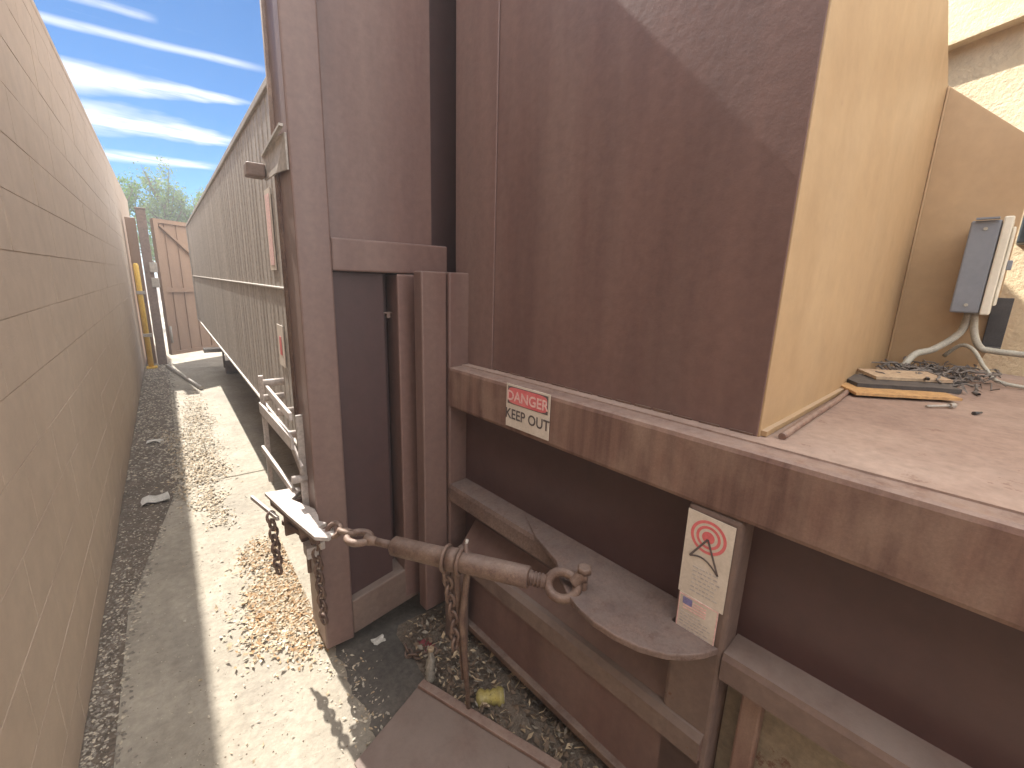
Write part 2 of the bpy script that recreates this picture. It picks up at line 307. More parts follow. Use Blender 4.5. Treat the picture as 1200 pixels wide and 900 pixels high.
# ---------------------------------------------------------------- building at the right
PH = R(25); bd = Vector((math.sin(PH), math.cos(PH), 0)); bn = Vector((-math.cos(PH), math.sin(PH), 0))
B0 = Vector((2.985, 0.2, 0))
def bq(t, n, z): return B0 + bd * t + bn * n + Vector((0, 0, z))
bt = thing('stucco_building', 'pale beige stucco building wall behind the hopper at the right edge', 'building', (3.0, 0.2, 0), frame=CF)
m = MB(); m.prism([bq(-2.2, 0, 0), bq(6, 0, 0), bq(6, -3, 0), bq(-2.2, -3, 0)], (0, 0, 5.2)); part('wall', m, STUCCO, bt, CF)
m = MB(); m.prism([bq(-2.2, 0, 2.618), bq(6, 0, 2.618), bq(6, 0.075, 2.612), bq(-2.2, 0.075, 2.612)], (0, 0, 0.012)); part('shadow_ledge', m, STUCCO, bt, CF)  # thin strip added to cast the shadow band on the wall

# ---------------------------------------------------------------- far gate
gt = thing('gate', 'brown sheet metal gate with diagonal brace standing ajar at the alley end', 'gate', (0, 9.2, 0))
ga = R(38); gd = Vector((math.cos(ga), math.sin(ga), 0)); gn = Vector((math.sin(ga), -math.cos(ga), 0)); G0 = Vector((-0.03, 9.25, 0))
def gq(t, n, z): return G0 + gd * t + gn * n + Vector((0, 0, z))
GW = 2.3
m = MB()
t = 0.0
while t < GW - 0.01:   # profiled sheet
    m.prism([gq(t, 0, 0.15), gq(t + 0.17, 0, 0.15), gq(t + 0.185, -0.012, 0.15), gq(t + 0.2, -0.012, 0.15), gq(t + 0.2, -0.02, 0.15), gq(t, -0.02, 0.15)], (0, 0, 2.15)); t += 0.2
part('panel', m, GATEM, gt)
m = MB()
for a, b in ((0, 0.07), (GW - 0.07, GW)): m.prism([gq(a, 0.003, 0.14), gq(b, 0.003, 0.14), gq(b, 0.045, 0.14), gq(a, 0.045, 0.14)], (0, 0, 2.17))
for a, b in ((0.14, 0.2), (1.17, 1.24), (2.25, 2.31)): m.prism([gq(0.07, 0.003, a), gq(GW - 0.07, 0.003, a), gq(GW - 0.07, 0.043, a), gq(0.07, 0.043, a)], (0, 0, b - a))
part('gate_frame', m, GATEM, gt)
m = MB(); m.bar(gq(0.09, 0.02, 2.22), gq(1.2, 0.02, 1.27), 0.03, 0.06, gn); part('brace', m, GATEM, gt)
m = MB(); m.tube([gq(0.02, 0.06, 0.35), gq(0.02, 0.06, 0.62)], 0.018); part('drop_bolt', m, CRAIL, gt)
for z in (1.55, 1.32):
    m = MB(); m.box(-0.13, -0.03, 9.08, 9.13, z - 0.07, z + 0.08); part('hinge', m, CRAIL, gt, bev=0.01)
pt = thing('gate_post', 'brown steel gate post standing beside the yellow guard post', 'post', (-0.14, 9.2, 0))
m = MB(); m.box(-0.20, -0.08, 9.13, 9.27, 0, 2.42); part('shaft', m, POSTM, pt, bev=0.008)
m = MB(); m.box(-0.21, -0.07, 9.12, 9.28, 2.42, 2.44); part('cap', m, POSTM, pt, bev=0.004)
pt = thing('gate_post', 'wider brown post hard against the far end of the block wall', 'post', (-0.3, 9.4, 0))
m = MB(); m.box(-0.345, -0.22, 9.3, 9.44, 0, 2.3); part('shaft', m, GATEM, pt, bev=0.008)
m = MB(); m.box(-0.33, -0.235, 9.27, 9.30, 1.0, 1.2); part('plate', m, POSTM, pt, bev=0.004)
yb = thing('guard_post', 'slim yellow guard post at the far end of the block wall', 'bollard', (-0.27, 8.95, 0))
m = MB(); m.tube([(-0.285, 8.9, 0), (-0.285, 8.9, 1.58), (-0.285, 8.9, 1.61)], [0.035, 0.035, 0.02], 16); part('shaft', m, YELLOW, yb)
for z in (0.5, 1.15):
    m = MB(); m.box(-0.33, -0.22, 8.85, 8.93, z, z + 0.05); part('clamp', m, CRAIL, yb, bev=0.004)
m = MB(); m.box(-0.345, -0.21, 8.82, 8.98, 0.0, 0.025); part('base_plate', m, YELLOW, yb, bev=0.004)

# low bars lying below the gate
m = MB(); m.tube([(-0.09, 8.85, 0.03), (0.25, 6.9, 0.03)], 0.022, 10)
solo('gate_rod', 'pale bent rod lying on the ground in front of the gate post', 'rod', m, CRAIL, (0.08, 7.8, 0))

# ---------------------------------------------------------------- trees beyond the gate
def tree(label, x, y, h, rw, seed, n, lm):
    rnd = random.Random(seed)
    t = thing('tree', label, 'tree', (x, y, 0), 'airy trees beyond the gate')
    m = MB(); tips = []
    top = Vector((x + rnd.uniform(-.3, .3), y, h * 0.8))
    m.tube([(x, y, -0.05), (x + .05, y, h * .3), (x - .04, y, h * .55), top], [0.13, 0.1, 0.07, 0.02], 8)
    for i in range(34):
        k = rnd.uniform(0.3, 0.8); s = Vector((x, y, h * k)); a = rnd.uniform(0, 6.28); l = rw * rnd.uniform(.5, 1.05) * (1.15 - k * .5)
        e = s + Vector((math.cos(a) * l, math.sin(a) * l, h * rnd.uniform(.1, .28))); mid = (s + e) / 2 + Vector((0, 0, -h * .02))
        m.tube([s, mid, e], [0.035, 0.022, 0.006], 5, cap=False)
        for q in range(5):
            s2 = s.lerp(e, rnd.uniform(.35, 1)); e2 = s2 + Vector((rnd.uniform(-.4, .4), rnd.uniform(-.4, .4), rnd.uniform(.1, .7))) * (rw * .5)
            m.tube([s2, e2], [0.01, 0.003], 4, cap=False); tips.append((s2, e2))
    part('trunk', m, BARK, t)
    m = MB()
    for i in range(n):
        s2, e2 = rnd.choice(tips); p = s2.lerp(e2, rnd.uniform(0.1, 1.1)) + Vector((rnd.gauss(0, .10), rnd.gauss(0, .10), rnd.gauss(0, .10)))
        a = rnd.uniform(0.03, 0.06); d = Vector((rnd.gauss(0, 1), rnd.gauss(0, 1), rnd.gauss(0, 1))).normalized(); e = d.orthogonal().normalized() * a * .5
        d *= a
        m.add([p - d, p + e, p + d, p - e], [(0, 1, 2, 3)])
    part('crown', m, lm, t)
tree('leafy tree rising over the end of the block wall', -0.95, 18.0, 4.3, 1.0, 3, 8000, GREEN)
tree('thin airy tree standing between the wall end and the container top', 0.35, 18.0, 4.3, 1.1, 5, 5200, GREEN2)
tree('pale loose tree whose crown meets the container top edge', 1.25, 18.0, 4.4, 0.95, 9, 5200, GREEN2)
tree('dense low tree just above the gate', 0.4, 22.5, 4.2, 1.6, 12, 8000, GREEN)
tree('tall tree hidden mostly behind the container', 3.4, 21.0, 4.8, 1.5, 14, 6000, GREEN)

# ================================================================ CONTAINER
ct = thing('waste_container', 'long weathered brown steel waste container docked behind the compactor', 'container', (1.5, 5.0, 0))
X0, X1, Y0, Y1 = 0.385, 2.80, 1.80, 8.4
m = MB()
# body: side sheet with shallow vertical corrugation, sloping lower flank
prof = []
y = Y0
k = 0
while y < Y1 - 0.001:
    s = 0.09 + 0.02 * math.sin(k * 2.3)
    prof += [(y, 0.0), (min(y + s * .62, Y1), 0.0), (min(y + s * .72, Y1), 0.0025), (min(y + s * .95, Y1), 0.0025)]
    y += s; k += 1
prof = [p for i, p in enumerate(prof) if i == 0 or p[0] > prof[i - 1][0] + 1e-5]
zs = [(0.80, 0), (1.43, 0), (2.17, 0)]
n = len(prof)
vs = []
for (z, o) in zs: vs += [(X0 + d + o, yy, z) for yy, d in prof]
fs = []
for r in range(2): fs += [(r * n + i, r * n + i + 1, (r + 1) * n + i + 1, (r + 1) * n + i) for i in range(n - 1)]
m.add(vs, fs)
part('side_sheet', m, CSIDE, ct)
m = MB()
m.prism([(X0 + 0.012, Y0, 0.80), (X0 + 0.012, Y0, 2.165), (X1, Y0, 2.165), (X1, Y0, 0.80), (X1 - 0.45, Y0, 0.28), (X0 + 0.45, Y0, 0.28)], (0, Y1 - Y0, 0))
part('body', m, DUSTB, ct)
m = MB(); m.box(X0 - 0.010, X0 + 0.05, Y0 + 0.01, Y1 + 0.02, 2.16, 2.19); m.box(X0 - 0.009, X0 + 0.0, Y0 + .01, Y1, 1.443, 1.454)
m.box(X0 - 0.012, X0 + 0.03, Y1 - 0.04, Y1 + 0.03, 0.80, 2.15); m.box(X0 - 0.01, X0 + 0.03, Y0 + 0.01, Y1, 0.785, 0.80)
part('side_trim', m, CRAIL, ct, bev=0.004)
for xx in (0.95, 2.2):
    m = MB(); m.box(xx, xx + 0.08, 2.0, 8.7, 0.12, 0.28); part('skid_rail', m, POSTM, ct, bev=0.004)
for yy in (2.6, 7.9):
    for xx in (0.62, 2.4):
        m = MB(); m.tube([(xx, yy, 0.1), (xx + 0.2, yy, 0.1)], 0.1, 20); w_ = part('roller', m, RUST, ct)
        m = MB(); m.box(xx - .02, xx + 0.0, yy - .05, yy + .05, 0.1, 0.34); part('roller_bracket', m, POSTM, w_)
m = MB(); m.box(0.40, 0.66, 8.42, 8.62, 0.26, 0.32); part('rear_step', m, CRAIL, ct, bev=0.006)
# end frame facing the compactor (plane y = 1.59)
FY = 1.59
m = MB(); m.box(0.353, 0.463, FY, 1.80, 0.045, 2.92); part('end_stile', m, BROWN, ct, bev=0.006)
m = MB(); m.box(0.692, 0.80, FY, 1.70, 0.13, 1.517); part('end_stile', m, BROWN, ct, bev=0.006)
m = MB(); m.box(0.463, 0.908, FY + .004, 1.72, 1.52, 1.63); part('cross_bar', m, BROWN, ct, bev=0.006)
m = MB(); m.box(0.463, 2.80, FY + .002, 1.80, 2.77, 2.92); part('top_bar', m, BROWN, ct, bev=0.006)
m = MB(); m.box(0.463, 0.862, 1.64, 1.66, 1.63, 2.77); part('upper_panel', m, BROWN, ct)
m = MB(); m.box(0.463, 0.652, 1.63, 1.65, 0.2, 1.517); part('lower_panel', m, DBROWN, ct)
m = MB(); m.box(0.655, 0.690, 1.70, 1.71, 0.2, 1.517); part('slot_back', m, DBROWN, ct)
m = MB(); m.tube([(0.652, 1.65, 1.37), (0.692, 1.65, 1.37)], 0.005, 8); m.box(0.668, 0.682, 1.64, 1.655, 1.352, 1.368); part('slot_bolt', m, DUSTB, ct)
m = MB(); m.prism([(0.463, FY + .002, 0.06), (0.463, FY + .002, 0.215), (0.845, FY + .002, 0.30), (0.845, FY + .002, 0.135)], (0, 0.12, 0)); part('sill', m, DUSTB, ct, bev=0.006)
m = MB(); m.box(2.69, 2.80, FY, 1.80, 0.04, 2.92); part('end_stile', m, BROWN, ct, bev=0.006)
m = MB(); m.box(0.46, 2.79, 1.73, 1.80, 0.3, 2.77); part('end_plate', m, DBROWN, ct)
m = MB(); m.box(0.364, 0.372, 1.70, 1.7, 0.05, 2.5)
m = MB(); m.tube([(0.352, 1.765, 0.3), (0.352, 1.765, 2.85)], 0.012, 10); part('hinge_rod', m, RUST, ct)
# upper latch bracket
m = MB(); m.prism([(0.346, 1.60, 1.925), (0.335, 1.72, 1.925), (0.335, 1.93, 1.905), (0.335, 1.96, 1.88), (0.335, 1.90, 1.83), (0.335, 1.70, 1.825), (0.346, 1.60, 1.82)], (0.006, 0, 0)); lb = part('latch_bracket', m, CSIDE, ct)
m = MB(); m.box(0.275, 0.335, 1.87, 1.93, 1.835, 1.88); part('latch_block', m, POSTM, lb, bev=0.006)
m = MB(); m.bar((0.335, 1.585, 1.94), (0.335, 1.90, 1.91), 0.012, 0.008); part('latch_arm', m, CRAIL, lb)
# door gear low on the side
m = MB(); m.bar((0.30, 2.10, 1.03), (0.30, 1.62, 1.02), 0.012, 0.03); gr_ = part('latch_gear', m, PALE, ct, bev=0.003)
for (a, b, w1, h1) in (((0.29, 2.22, 0.91), (0.31, 1.68, 0.90), 0.012, 0.05), ((0.33, 1.78, 0.845), (0.33, 1.66, 0.80), 0.012, 0.035), ((0.28, 2.2, 0.72), (0.32, 1.80, 0.66), 0.014, 0.03), ((0.30, 2.2, 1.06), (0.30, 2.2, 0.55), 0.02, 0.02), ((0.345, 1.70, 1.0), (0.345, 1.70, 0.45), 0.012, 0.03)):
    m = MB(); m.bar(a, b, w1, h1, (0, 0, 1) if abs(a[2] - b[2]) < .3 else (1, 0, 0)); part('latch_bar', m, PALE, gr_, bev=0.003)
for (a, b) in (((0.29, 2.08, 1.05), (0.37, 2.08, 1.05)), ((0.29, 2.1, 0.98), (0.37, 2.1, 0.98)), ((0.31, 1.95, 0.95), (0.38, 1.95, 0.95)), ((0.31, 1.85, 0.88), (0.38, 1.85, 0.88)), ((0.3, 1.7, 0.75), (0.36, 1.7, 0.75))):
    m = MB(); m.tube([a, b], 0.016, 8); part('latch_pin', m, PALE, gr_)
# stickers on the side
for (y0, y1, z0, z1, mt_) in ((2.08, 2.20, 1.52, 1.84, PINKR), (2.06, 2.18, 1.11, 1.29, SIGNW)):
    m = MB(); m.box(X0 - 0.006, X0 - 0.003, y0, y1, z0, z1); s_ = part('sticker', m, SIGNW, ct)
    m = MB()
    if z0 < 1.2: m.box(X0 - 0.0075, X0 - 0.0065, y0 + .04, y1 - .04, z0 + .05, z1 - .05)
    else:
        m.box(X0 - 0.0075, X0 - 0.0065, y0 + .02, y1 - .02, z0 + .02, z1 - .02)
    part('sticker_print', m, SIGNR if z0 < 1.2 else PINKR, s_)
# corner hook plate and the parts below it
HP = [(0.225, 1.85), (0.345, 1.83), (0.352, 1.80), (0.300, 1.735), (0.352, 1.61), (0.350, 1.555), (0.342, 1.515), (0.360, 1.485), (0.328, 1.470), (0.345, 1.445), (0.372, 1.437), (0.362, 1.40), (0.338, 1.385), (0.303, 1.415), (0.262, 1.62)]
m = MB(); m.prism([(x, y, 0.645) for x, y in HP], (0, 0, 0.014)); hp = part('hook_plate', m, PALE, ct, bev=0.002)
m = MB(); m.bar((0.24, 1.80, 0.638), (0.315, 1.42, 0.638), 0.012, 0.03); m.box(0.30, 0.353, 1.62, 1.66, 0.53, 0.645); m.box(0.27, 0.353, 1.75, 1.765, 0.5, 0.645)
m.box(0.285, 0.345, 1.56, 1.57, 0.58, 0.645); m.bar((0.27, 1.78, 0.55), (0.35, 1.60, 0.52), 0.014, 0.02); part('gusset', m, RUST, hp, bev=0.002)
m = MB(); m.box(0.30, 0.34, 1.54, 1.60, 0.50, 0.545); m.box(0.335, 0.352, 1.49, 1.53, 0.555, 0.585); part('lug', m, PALE, hp, bev=0.004)
m = MB(); m.bar((0.20, 2.05, 0.56), (0.245, 1.72, 0.60), 0.010, 0.016); part('lever', m, PALE, hp)

# ================================================================ COMPACTOR (own frame CF)
cp = thing('trash_compactor', 'dark brown steel trash compactor body with long side rail and dusty deck', 'compactor', (1.6, 0.3, 0), frame=CF)
F = CF; XR = 0.95; ZD = 1.173
m = MB(); m.box(XR, XR + 0.10, -2.2, 1.41, 1.010, ZD); rl = part('side_rail', m, RAILB, cp, F, bev=0.013)
m = MB(); m.box(XR + 0.06, 3.25, -2.2, 1.40, ZD - 0.02, ZD + 0.004); part('deck', m, DECKM, cp, F)
XP = 1.035
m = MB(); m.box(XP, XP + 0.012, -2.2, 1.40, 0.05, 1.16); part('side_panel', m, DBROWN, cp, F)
# posts
for (y0, y1) in ((0.288, 0.412), (-0.93, -0.81)):
    m = MB(); m.box(XR + 0.002, XP, y0, y1, 0.02, 1.010); part('post', m, DUSTB, cp, F, bev=0.010)
m = MB(); m.box(0.84, XR - 0.003, 1.412, 1.47, 0.12, 1.53); part('front_post', m, BROWN, cp, F, bev=0.006)
m = MB(); m.box(XR + 0.004, 1.05, 1.405, 1.45, 0.12, 1.53); part('front_post', m, BROWN, cp, F, bev=0.006)
# stringers between the posts (angle iron)
def stringer(y0, y1):
    m = MB(); z = 0.684
    m.prism([(XP, y0, z), (XR + .006, y0, z - 0.006), (XR, y0, z - 0.02), (XR, y0, z - 0.075), (XR + 0.012, y0, z - 0.075), (XR + 0.012, y0, z - 0.022), (XP, y0, z - 0.014)], (0, y1 - y0, 0))
    part('stringer', m, EARM if y0 > 0.3 else DUSTB, cp, F)
stringer(0.413, 1.402); stringer(-0.809, 0.287); stringer(-2.2, -0.931)
# gusset ear under the hook
arc = [(0.848, 0.695), (0.824, 0.655), (0.803, 0.60), (0.793, 0.54), (0.797, 0.48), (0.812, 0.42), (0.84, 0.37), (0.875, 0.335), (0.91, 0.312), (XR, 0.296), (XR + 0.0005, 0.4135), (XP - 0.001, 0.4135), (XP - 0.001, 1.05), (0.949, 0.90), (0.905, 0.765)]
m = MB(); m.prism([(x, y, 0.668) for x, y in arc], (0, 0, 0.018)); ear = part('ear_plate', m, EARM, cp, F, bev=0.004)
# base channel with rounded lip and sloping skirt
m = MB(); y0, y1 = 0.30, 1.33
pf = [(XP, 0.52), (0.962, 0.43), (0.945, 0.425), (0.935, 0.412), (0.935, 0.36), (0.948, 0.352), (0.952, 0.345), (0.952, 0.125), (0.96, 0.125), (0.975, 0.35), (XP, 0.48)]
m.prism([(x, y0, z) for x, z in pf], (0, y1 - y0, 0)); part('base_channel', m, BROWN, cp, F)
m = MB(); m.box(XR + 0.004, XP - 0.008, -2.2, 0.286, 0.06, 0.16); part('base_rail', m, BROWN, cp, F, bev=0.008)
m = MB(); m.prism([(x, 0.299, z) for x, z in ((0.9615, 0.432), (0.946, 0.428), (0.932, 0.414), (0.932, 0.356), (0.9345, 0.356), (0.9345, 0.413), (0.947, 0.4255), (0.9615, 0.4303))], (0, 1.032, 0)); part('lip_strip', m, DUSTB, cp, F)  # separate strip along the channel lip, in its own brown
m = MB(); m.box(0.928, 0.956, -2.2, 1.33, 0.10, 0.125); part('base_lip', m, RUST, cp, F, bev=0.003)
# right-hand lower bay: inner webs
m = MB(); m.box(XP - 0.006, XP - 0.001, -0.809, 0.287, 0.13, 0.60); part('lower_sheet', m, OLIVE, cp, F)
m = MB(); m.box(XP - 0.045, XP - 0.008, 0.20, 0.245, 0.12, 0.61); part('web', m, RAILB, cp, F, bev=0.006)
m = MB(); m.box(0.875, 0.925, 1.225, 1.325, 0.0, 0.43); ft = part('foot', m, DUSTB, cp, F, bev=0.006)
m = MB(); m.box(0.86, 0.95, 1.19, 1.36, 0.0, 0.012); part('foot_plate', m, DUSTB, ft, F, bev=0.002)

# hopper
XH = 1.05; YH = 0.317
def htop(x): return 2.32 + (2.6 - x) * 0.37
m = MB(); m.prism([(XH, YH + 0.004, ZD + 0.004), (XH, YH + 0.004, htop(XH) + .3), (XH, 1.49, htop(XH) + .3), (XH, 1.49, ZD + 0.004)], (0.01, 0, 0)); hs = part('hopper_side', m, BROWN, cp, F, bev=0.002)
m = MB(); m.box(XH - 0.007, XH - 0.001, 1.255, 1.492, ZD + 0.003, htop(XH) + .3); part('flange', m, BROWN, hs, F, bev=0.003)
rq = random.Random(8); m = MB()
yy = 0.33
while yy < 1.25: m.box(XH - 0.004, XH - 0.0005, yy, yy + 0.05, ZD + 0.0045, ZD + 0.0085 + rq.uniform(0, .003)); yy += rq.uniform(.052, .075)
part('weld_bead', m, RUST, hs, F, stuff=True)
m = MB(); m.box(XH + .01, 2.6, 1.48, 1.49, ZD + 0.004, 2.9); part('hopper_back', m, BROWN, cp, F)
m = MB(); m.prism([(XH + 0.003, YH, ZD + 0.003), (2.6, YH, ZD + 0.003), (2.6, YH, 2.32), (XH + 0.003, YH, htop(XH))], (0, 0.010, 0)); hf = part('hopper_front', m, TAN, cp, F, bev=0.002)
m = MB(); m.bar((1.06, YH - 0.006, ZD + 0.012), (2.58, YH - 0.006, ZD + 0.012), 0.012, 0.012); part('weld_bead', m, TAN, hf, F)
m = MB(); m.box(2.588, 2.598, YH - 0.008, YH - 0.001, ZD + 0.01, 2.31); part('corner_seam', m, TAN, hf, F, bev=0.003)
m = MB(); m.prism([(2.6, YH + 0.01, ZD + 0.004), (2.6, YH + 0.01, 2.33), (2.6, 0.02, 2.053), (2.6, 0.02, 1.50), (2.6, -0.005, 1.35), (2.6, 0.03, ZD + .06), (2.6, 0.03, ZD + 0.004)], (0.012, 0, 0)); part('hopper_wing', m, TAN, cp, F, bev=0.002)
m = MB(); m.prism([(2.6, 1.48, ZD + 0.004), (2.6, 1.48, 2.9), (2.6, YH + .012, 2.33), (2.6, YH + .012, ZD + 0.004)], (0.01, 0, 0)); part('hopper_side', m, BROWN, cp, F)

# ---------------------------------------------------------------- signs on the compactor
def face(x):   # u to the right as seen, v up, on the rail face
    def f(u0, v0):
        return lambda u, v: (x, u0 - u, v0 + v)
    return f
def quad(m, x, ya, yb, z0, z1, mi=0, th=0.0012): return m.box(x, x + th, min(ya, yb), max(ya, yb), z0, z1, mi)
sy0, sy1, sz0, sz1 = 1.058, 0.860, 1.030, 1.176   # left, right, bottom, top
sx = XR - 0.004
m = MB(); quad(m, sx, sy0, sy1, sz0, sz1, th=0.002); sg = part('warning_sign', m, SIGNW, cp, F, bev=0.0008, label='red and white danger keep out sign on the side rail')
c_y = (sy0 + sy1) / 2
m = MB(); quad(m, sx - 0.0008, sy0 - .008, sy1 + .008, 1.110, 1.169, th=0.0006); part('black_panel', m, SIGNK, sg, F)
m = MB(); n = 28; pts = []
for k in range(n):
    a = 2 * math.pi * k / n; ex = 0.35
    cu_, cv_ = abs(math.cos(a)) ** ex * (1 if math.cos(a) > 0 else -1), abs(math.sin(a)) ** ex * (1 if math.sin(a) > 0 else -1)
    pts.append((sx - 0.0012, c_y + cu_ * 0.088, 1.1395 + cv_ * 0.0275))
m.prism(pts, (0.0003, 0, 0)); part('red_panel', m, SIGNR, sg, F)
pl = lambda u, v: (sx - 0.0020, c_y - u * 1.0, 1.1225 + v)
m = textmb('DANGER', 0.0465, pl, bold=0.0010); part('lettering', m, PINKR, sg, F)
pl = lambda u, v: (sx - 0.0010, c_y - u * 0.92, 1.060 + v)
m = textmb('KEEP OUT', 0.048, pl, bold=0.0008); part('lettering', m, SIGNK, sg, F)

px_ = XR + 0.002 - 0.003
ty0, ty1, tz0, tz1 = 0.408, 0.300, 0.775, 0.998
m = MB(); m.prism([(px_, ty0, tz0 + .004), (px_, ty1, tz0), (px_, ty1, tz1 - .004), (px_, ty0, tz1)], (0.0015, 0, 0)); s1 = part('info_sticker', m, SIGNW, cp, F, label='white sticker with red rings above a pointed black arrow')
cy, cz = 0.355, 0.945
for (r0, r1) in ((0.041, 0.034), (0.028, 0.0215)):
    m = MB(); n = 40
    v = [(px_ - 0.0006, cy + r * math.cos(2 * math.pi * k / n), cz + r * math.sin(2 * math.pi * k / n)) for r in (r0, r1) for k in range(n)]
    m.add(v, [(k, (k + 1) % n, n + (k + 1) % n, n + k) for k in range(n)]); part('red_ring', m, SIGNR, s1, F)
m = MB(); n = 30; m.add([(px_ - 0.0006, cy + 0.0145 * math.cos(2 * math.pi * k / n), cz + 0.0145 * math.sin(2 * math.pi * k / n)) for k in range(n)], [tuple(range(n))]); part('red_dot', m, SIGNR, s1, F)
m = MB()
ax = px_ - 0.0015
m.bar((ax, cy, cz - 0.004), (ax, cy + 0.036, cz - 0.062), 0.0005, 0.0048, (0, 1, 0.6)); m.bar((ax, cy, cz - 0.004), (ax, cy - 0.032, cz - 0.082), 0.0005, 0.0048, (0, 1, 0.6))
a0 = [(ax, cy + 0.036 - 0.068 * q / 8, cz - 0.062 - 0.020 * q / 8 + 0.016 * math.sin(math.pi * q / 8)) for q in range(9)]
for a, b in zip(a0[:-1], a0[1:]): m.bar(a, b, 0.0005, 0.004, (0, 0, 1))
part('arrow', m, SIGNK, s1, F)
m = MB(); rr = random.Random(2)
for q in range(7):
    z = cz - 0.088 - q * 0.0105; yy = ty0 - 0.028
    while yy > ty1 + 0.022:
        l = rr.uniform(.004, .013); quad(m, px_ - 0.0007, yy, max(yy - l, ty1 + .015), z, z + 0.0042, th=0.0004); yy -= l + 0.003
part('small_print', m, SIGNG, s1, F)
m = MB(); m.prism([(px_ - 0.002, 0.402, 0.668), (px_ - 0.002, 0.308, 0.664), (px_ - 0.002, 0.308, 0.776), (px_ - 0.002, 0.402, 0.780)], (0.0012, 0, 0)); s2 = part('notice_sticker', m, SIGNW, cp, F, label='small pink edged sticker with a flag and lines of print')
m = MB(); b = px_ - 0.0026
quad(m, b, 0.402, 0.308, 0.666, 0.669, th=.0004); quad(m, b, 0.402, 0.308, 0.774, 0.777, th=.0004); quad(m, b, 0.402, 0.3995, 0.669, 0.774, th=.0004); quad(m, b, 0.3105, 0.308, 0.669, 0.774, th=.0004)
for q in range(4): quad(m, b, 0.368 if q > 1 else 0.390, 0.335, 0.740 + q * 0.0075, 0.7437 + q * 0.0075, th=0.0004)
part('flag_stripes', m, SIGNP, s2, F)
m = MB(); quad(m, b - .0005, 0.392, 0.369, 0.753, 0.771, th=0.0004); part('flag_canton', m, SIGNB, s2, F)
m = MB()
for q in range(7):
    z = 0.728 - q * 0.0085; yy = 0.395
    while yy > 0.345 - (q % 3) * .01:
        l = rr.uniform(.004, .012); quad(m, b, yy, yy - l, z, z + 0.0032, th=0.0004); yy -= l + 0.0025
part('small_print', m, SIGNG, s2, F)

# ---------------------------------------------------------------- electrical box and conduits on the deck
eb = thing('electrical_box', 'grey electrical switch box with ivory cover mounted beside the tan hopper', 'electrical box', (2.5, 0.1, 1.45), frame=CF)
m = MB(); m.box(2.42, 2.597, 0.062, 0.142, 1.44, 1.775); part('enclosure', m, GREYM, eb, F, bev=0.006)
m = MB(); m.box(2.415, 2.59, 0.034, 0.060, 1.435, 1.785); cv = part('cover', m, IVORY, eb, F, bev=0.005)
m = MB(); m.box(2.44, 2.57, 0.024, 0.033, 1.47, 1.75); part('cover_panel', m, IVORY, cv, F, bev=0.004)
m = MB(); m.box(2.47, 2.50, 0.010, 0.024, 1.60, 1.635); part('latch', m, GREYM, eb, F, bev=0.003)
for z in (1.47, 1.745):
    m = MB(); m.tube([(2.4195, 0.10, z), (2.4165, 0.10, z)], 0.006, 8); part('screw', m, CONDUIT, eb, F)
m = MB(); m.box(2.40, 2.422, 0.07, 0.13, 1.777, 1.783); part('rain_lip', m, GREYM, eb, F)
def bez(pts, n=24):
    P = [Vector(p) for p in pts]; outp = []
    for i in range(len(P) - 1):
        p0 = P[max(i - 1, 0)]; p1 = P[i]; p2 = P[i + 1]; p3 = P[min(i + 2, len(P) - 1)]
        for k in range(n // (len(P) - 1)):
            t = k / (n // (len(P) - 1)); outp.append(0.5 * ((2 * p1) + (p2 - p0) * t + (2 * p0 - 5 * p1 + 4 * p2 - p3) * t * t + (-p0 + 3 * p1 - 3 * p2 + p3) * t ** 3))
    outp.append(P[-1]); return outp
for lab, pts, r in (('pale flexible conduit curving left from the switch box down to the deck', [(2.50, 0.09, 1.44), (2.50, 0.10, 1.36), (2.46, 0.16, 1.29), (2.42, 0.21, 1.265), (2.38, 0.235, 1.21), (2.36, 0.25, 1.19)], 0.013),
                    ('pale flexible conduit curving right from the switch box along the deck', [(2.50, 0.075, 1.44), (2.50, 0.06, 1.36), (2.50, 0.035, 1.31), (2.50, 0.0, 1.30), (2.50, -0.12, 1.295), (2.5, -0.4, 1.28)], 0.012),
                    ('thin brown cable trailing right under the conduits', [(2.53, 0.13, 1.26), (2.50, 0.09, 1.31), (2.47, 0.05, 1.30), (2.44, 0.0, 1.23), (2.42, -0.06, 1.19), (2.42, -0.3, 1.185)], 0.007)):
    m = MB(); m.tube(bez(pts), r, 10); solo('conduit', lab, 'conduit', m, CONDUIT, pts[-1][:2] + (ZD,), frame=F)
m = MB(); m.box(2.585, 2.598, -0.02, 0.035, 1.30, 1.5); m.box(2.56, 2.598, -0.02, 0.02, 1.30, 1.31)
solo('bracket', 'dark steel bracket below the switch box', 'bracket', m, BLACKP, (2.59, 0, 1.3), frame=F, bev=0.002)
# debris
zt = ZD + 0.004
m = MB(); m.tube(bez([(1.075, 0.278, zt + .007), (1.3, 0.283, zt + .007), (1.6, 0.287, zt + .007), (1.86, 0.30, zt + .008)]), 0.008, 10)
solo('dusty_hose', 'dusty dark hose lying along the foot of the tan hopper plate', 'hose', m, RAILB, (1.4, 0.27, zt), frame=F)
def board(lab, x, y, z, l, wd, t, rz, tilt, mt_, taper=0.8):
    a = Matrix.Translation((x, y, z)) @ Matrix.Rotation(rz, 4, 'Z') @ Matrix.Rotation(tilt, 4, 'X')
    rr = random.Random(lab); n = 9
    e = [(-l / 2 + l * i / n, wd / 2 * (1 - .06 * rr.random()), 0) for i in range(n + 1)]; e2 = [(l / 2 - l * i / n, -wd / 2 * taper * (1 - .08 * rr.random()), 0) for i in range(n + 1)]
    m = MB(); m.prism([a @ Vector(p) for p in e + e2], (a.to_3x3() @ Vector((0, 0, t))))
    solo('board', lab, 'board', m, mt_, (x, y, zt), frame=F)
